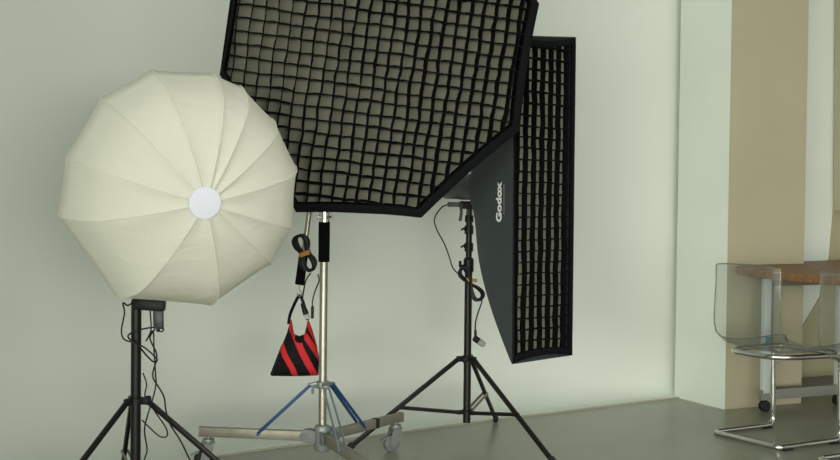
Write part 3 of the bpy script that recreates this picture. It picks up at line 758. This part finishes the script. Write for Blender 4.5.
k2 = thing('coiled_cable', 'coiled black cable with yellow tie strapped to the right light stand', 'cable', P(469, 283, 5.18))
kc = P(471, 284, 5.175); ka = (P(481, 298, 5.17)-P(462, 268, 5.17)).normalized(); ks = ka.cross(V((0, -1, 0))).normalized()
bm = NB(); pts = []
for k in range(9*16+1):
    t = 2*PI*k/16
    lobe = math.copysign(1, math.cos(t)); wd_ = .030 if lobe > 0 else .026
    pts.append(kc+ka*(.082*(1+.05*math.sin(k*.31))*math.cos(t))+ks*(math.sin(2*t)*wd_*(.62+.3*((k//16)%4)/3)+.003*math.sin(k*.17))+V((0, -1, 0))*(.008*math.sin(t)*0+.006*math.sin(k*.21)))
tube(bm, pts, .0042, 7, smooth=2); obj('coil', bm, M['cord'], k2)
bm = NB(); tc_ = P(470.5, 280, 5.20); axx = V((.1, 0, 1)).normalized()
lathe(bm, tc_-axx*.008, axx, [(0, .024), (.001, .030), (.015, .030), (.016, .024)], n=20, caps=False)
ob = obj('tie', bm, M['yellow'], k2, label='yellow tie strap')
bm = NB(); tube(bm, [P(448, 204.5, 5.21), P(441, 208, 5.2), P(434.5, 219, 5.2), P(437, 230, 5.2), P(444, 243, 5.2), P(449, 256, 5.2), P(453, 268, 5.19), P(461, 276, 5.185), P(466, 279, 5.18)], .0032, 8); obj('upper_lead', bm, M['cord'], k2)
bm = NB(); tube(bm, [P(482, 298, 5.17), P(481.5, 303, 5.17), P(478, 313, 5.17), P(475.5, 323, 5.17), P(475.5, 332, 5.17)], .0032, 8); obj('lower_lead', bm, M['cord'], k2)
bm = NB(); a_ = P(474.5, 335, 5.17); d = (P(486, 346, 5.17)-P(474.5, 338, 5.17)).normalized()
lathe(bm, P(473.5, 337.5, 5.17), d, [(0, .008), (.003, .014), (.028, .015), (.030, .01)], n=16); cyl(bm, P(475.4, 330, 5.17), P(475.6, 337, 5.17), .006, n=10); pb = obj('plug_body', bm, M['plastic'], k2)
bm = NB(); lathe(bm, P(473.5, 337.5, 5.17)+d*.029, d, [(0, .012), (.001, .016), (.030, .014), (.034, .008)], n=16); obj('plug_face', bm, M['clearplug'], pb, label='pale grey plug face')

# ================================================================ CHAIRS (transparent shell on a chrome cantilever tube)
def make_chair(label):
    root = thing('transparent_chair', label, 'chair', (0, 0, 0), 'transparent cantilever chairs')
    # local: +x forward, y = side (left +), back mid of the floor tube at origin
    hw, r, dp = .205, .0125, .43
    zs = .415
    for sgn in (1,):
        pts = bends([(dp-.10, -hw, zs), (dp-.035, -hw, zs-.01), (dp-.02, -hw, r+.002), (0, -hw, r+.002), (0, hw, r+.002), (dp-.02, hw, r+.002), (dp-.035, hw, zs-.01), (dp-.10, hw, zs)], .045)
        bm = NB(); tube(bm, pts, r, 12, smooth=0); obj('floor_frame', bm, M['chrome'], root, label='chrome floor frame')
    pts = bends([(dp-.06, -hw, zs), (.12, -.18, zs), (.03, -.12, zs), (.03, .12, zs), (.12, .18, zs), (dp-.06, hw, zs), (dp, .16, zs), (dp, -.16, zs), (dp-.06, -hw, zs)], .06)
    bm = NB(); tube(bm, pts, .0125, 12, smooth=0); obj('seat_ring', bm, M['chrome'], root, label='chrome seat ring')
    for x, y in ((.05, -hw), (.05, hw), (dp-.07, -hw), (dp-.07, hw)):
        bm = NB(); box(bm, (x, y, .004), (.030, 0, 0), (0, .016, 0), (0, 0, .004), .002); obj('glide', bm, M['rubber'], root, label='black rubber glide')
    # shell: section swept across the width
    prof = [(-.050, .838), (-.047, .74), (-.040, .66), (-.028, .58), (-.014, .52), (.006, .475), (.040, .447), (.085, .434), (.16, .428), (.26, .428), (.36, .434), (.43, .438), (.475, .432), (.495, .415)]
    N = 20; R = []
    for k, (x, z) in enumerate(prof):
        row = []
        s = k/(len(prof)-1)
        back = max(0, min(1, (z-.46)/.25))
        half = .199+.008*math.sin(PI*min(1, s*1.3))
        for j in range(N+1):
            t = -1+2*j/N; a = abs(t)
            wrapx = back*.045*(a**4)                # wings bend forward
            lift = (1-back)*.030*(a**6)*(1 if s < .93 else .3)
            row.append(V((x+wrapx-.012*(1-back)*0, half*t, z+lift-(.012*a**3 if k == 0 else 0))))
        R.append(row)
    bm = NB(); th = .005
    def nrm(k, j):
        a = R[min(k+1, len(R)-1)][j]-R[max(k-1, 0)][j]; b = R[k][min(j+1, N)]-R[k][max(j-1, 0)]; return a.cross(b).normalized()
    A = [[bm.verts.new(R[k][j]) for j in range(N+1)] for k in range(len(R))]
    B = [[bm.verts.new(R[k][j]-nrm(k, j)*th) for j in range(N+1)] for k in range(len(R))]
    K = len(R)-1
    for k in range(K):
        for j in range(N):
            bm.faces.new((A[k][j], A[k][j+1], A[k+1][j+1], A[k+1][j])); bm.faces.new((B[k][j], B[k+1][j], B[k+1][j+1], B[k][j+1]))
    for k in range(K):
        bm.faces.new((A[k][0], A[k+1][0], B[k+1][0], B[k][0])); bm.faces.new((A[k][N], B[k][N], B[k+1][N], A[k+1][N]))
    for j in range(N):
        bm.faces.new((A[0][j], B[0][j], B[0][j+1], A[0][j+1])); bm.faces.new((A[K][j], A[K][j+1], B[K][j+1], B[K][j]))
    sh = obj('seat_shell', bm, M['shell'], root, label='clear transparent seat shell')
    # the rolled edge of the shell reads darker
    loop = [R[k][0] for k in range(K, 0, -1)]+[R[0][j] for j in range(0, N+1)]+[R[k][N] for k in range(1, K+1)]
    bm = NB(); tube(bm, loop, .0034, 6, smooth=0); obj('shell_edge', bm, M['edge'], sh, label='smoky rolled edge')
    return root
def edgemat():
    m = bpy.data.materials.new('clear_edge'); m.use_nodes = True; nt = m.node_tree
    out = nt.nodes['Material Output']; b = nt.nodes['Principled BSDF']; b.inputs['Base Color'].default_value = (.17, .18, .16, 1); b.inputs['Roughness'].default_value = .12
    t = nt.nodes.new('ShaderNodeBsdfTransparent'); x = nt.nodes.new('ShaderNodeMixShader'); x.inputs[0].default_value = .62
    nt.links.new(t.outputs[0], x.inputs[1]); nt.links.new(b.outputs[0], x.inputs[2]); nt.links.new(x.outputs[0], out.inputs[0]); return m
M['edge'] = edgemat()
def copy_tree(o, parent=None):
    c = o.copy(); C.objects.link(c)
    if parent: c.parent = parent
    for ch in [x for x in o.children]: copy_tree(ch, c)
    return c
ch1 = make_chair('transparent chair with chrome frame in front of the tan column, fully in view but for its right side')
ch2 = copy_tree(ch1)
ch1.location = (1.535, 5.275, 0); ch1.rotation_euler = (0, 0, math.radians(30))
ch2.location = (1.838, 4.705, 0); ch2.rotation_euler = (0, 0, math.radians(30))
ch2['label'] = 'transparent chair cut off by the right border, nearer one at the table'
ch1['label'] = 'transparent chair in front of the tan column, its chrome floor frame in full view'

# ================================================================ TABLE
tb = thing('wooden_table', 'brown wooden table on pale metal legs with casters, behind the transparent chairs', 'table', (2.2, 6.3, 0))
zt_ = .790
def tpt(px, py): 
    d = ray(px, py); o = V((0, 0, CH)); return o+d*((zt_-CH)/d.z)
corner = [V((2.2, 4.6, zt_)), V((1.95, 5.02, zt_)), tpt(808, 275.5), tpt(780, 273), tpt(750, 270), tpt(737, 267.8), tpt(735, 266.3), tpt(740, 265), tpt(760, 263.6), tpt(800, 261.5), tpt(840, 259.5)]
c1_ = corner[-1]+(corner[-1]-corner[-2])*.5; c2_ = corner[0]+(corner[0]-corner[1])*1.2
c1_ = V((3.0, 7.12, zt_)) if c1_.x > 3.2 else c1_
outl = corner+[c1_, V((3.3, 5.6, zt_))]
# keep the far corner clear of the wall
for p in outl:
    dd = (p-W0).dot(v_)
    if dd < .06: p += v_*(.06-dd)
bm = NB(); A = [bm.verts.new(p-V((0, 0, .036))) for p in outl]; B = [bm.verts.new(p) for p in outl]; n = len(outl)
for i in range(n): bm.faces.new((A[i], A[(i+1) % n], B[(i+1) % n], B[i]))
bm.faces.new(A[::-1]); bm.faces.new(B)
bmesh.ops.recalc_face_normals(bm, faces=bm.faces[:])
es = [e for e in bm.edges if abs(e.verts[0].co.z-e.verts[1].co.z) < 1e-5]
bmesh.ops.bevel(bm, geom=es, offset=.007, segments=3, affect='EDGES', profile=.5)
obj('tabletop', bm, M['wood'], tb)
for (px, py, Y) in ((764.5, 406, 6.10), (838, 400, 6.33)):
    g = P(px, py, Y); wr = .030
    x, y = g.x, g.y
    bm = NB(); box(bm, (x, y, (.10+.725)/2), u_*.022, v_*.016, V((0, 0, (.725-.10)/2)), .003); L_ = obj('leg', bm, M['lightleg'], tb, label='pale metal leg')
    bm = NB(); box(bm, V((x, y, (.10+.725)/2))+u_*.034-v_*.004, u_*.011, v_*.012, V((0, 0, (.725-.10)/2))); obj('leg_channel', bm, M['skirt'], L_, label='dark channel')
    if px < 800:
        bm = NB(); box(bm, V((x, y, .385))+v_*.0165, u_*.019, v_*.0008, V((0, 0, .022))); obj('sticker', bm, M['teal'], L_, label='teal sticker')
    bm = NB(); lathe(bm, V((x, y, wr))-v_*.02, v_, [(0, .01), (0, wr-.004), (.004, wr), (.016, wr), (.018, wr-.006), (.022, wr-.006), (.024, wr), (.036, wr), (.040, wr-.004), (.040, .01)], n=28)
    cyl(bm, (x, y, wr), (x, y, .105), .008, n=12); ball(bm, (x, y, wr+.012), .024, 1, 1, .9); obj('caster', bm, M['rubber'], tb, label='black twin-wheel caster')
p0, p1 = P(764.5, 398, 6.10), P(838, 393, 6.33)
bm = NB(); a_, b_ = V((p0.x, p0.y, .090)), V((p1.x, p1.y, .090)); d = (b_-a_).normalized(); barbox(bm, a_-d*.03, b_+d*.4, .03, .055, bev=.003); obj('lower_rail', bm, mat('grey_rail', (.19, .195, .165), .5), tb, label='grey lower rail')
bm = NB(); barbox(bm, V((p0.x, p0.y, .70)), V((p1.x, p1.y, .70))+d*.4, .03, .04); obj('apron', bm, M['skirt'], tb)

# ================================================================ LIGHT
wd = bpy.data.worlds.new('World'); bpy.context.scene.world = wd; wd.use_nodes = True; nt = wd.node_tree
bg = nt.nodes['Background']; tc = nt.nodes.new('ShaderNodeTexCoord'); sep = nt.nodes.new('ShaderNodeSeparateXYZ'); r = nt.nodes.new('ShaderNodeValToRGB'); mr = nt.nodes.new('ShaderNodeMapRange')
nt.links.new(tc.outputs['Generated'], sep.inputs[0]); nt.links.new(sep.outputs['Z'], mr.inputs[0]); mr.inputs[1].default_value = -1; mr.inputs[2].default_value = 1
nt.links.new(mr.outputs[0], r.inputs[0]); nt.links.new(r.outputs[0], bg.inputs[0])
r.color_ramp.elements[0].color = (.62, .62, .50, 1); r.color_ramp.elements[0].position = .45
r.color_ramp.elements[1].color = (.27, .31, .28, 1); r.color_ramp.elements[1].position = .85
e_ = r.color_ramp.elements.new(.56); e_.color = (1, 1, .92, 1)
bg.inputs[1].default_value = .58
def area(name, loc, target, sx, sy, power, col):
    l = bpy.data.lights.new(name, 'AREA'); l.shape = 'RECTANGLE'; l.size = sx; l.size_y = sy; l.energy = power; l.color = col
    o = bpy.data.objects.new(name, l); C.objects.link(o); o.location = loc; o.rotation_euler = (V(target)-V(loc)).to_track_quat('-Z', 'Y').to_euler(); return o
wl = area('soft_fill', (-4.0, -8.0, 1.3), (1.4, 6.2, .25), 8.0, 2.6, 125, (1.0, 1.0, .92)); wl.data.spread = math.radians(60)  # unseen area light added behind left, aimed low to grade the wall
wr_ = area('soft_fill', (3.2, -6.5, 1.0), (-.35, 5.2, .4), 7.0, 1.9, 48, (1.0, 1.0, .93)); wr_.data.spread = math.radians(62)  # second added area light, lifts the wall behind the softboxes
area('overhead_fill', (1.5, 2.5, 3.9), (1.0, 4.6, 0), 3.5, 2.0, 25, (1.0, .98, .88))  # unseen overhead area light, added as weak fill

cam = bpy.data.cameras.new('camera'); co = bpy.data.objects.new('camera', cam); C.objects.link(co)
cam.sensor_width = 36; cam.lens = 36*F/840; cam.clip_start = .05
co.location = (0, 0, CH); co.rotation_euler = RC.to_euler()
sc_ = bpy.context.scene; sc_.camera = co
sc_.view_settings.view_transform = 'Standard'; sc_.view_settings.look = 'None'; sc_.view_settings.gamma = 1; sc_.view_settings.exposure = .22
sc_.view_settings.use_curve_mapping = False
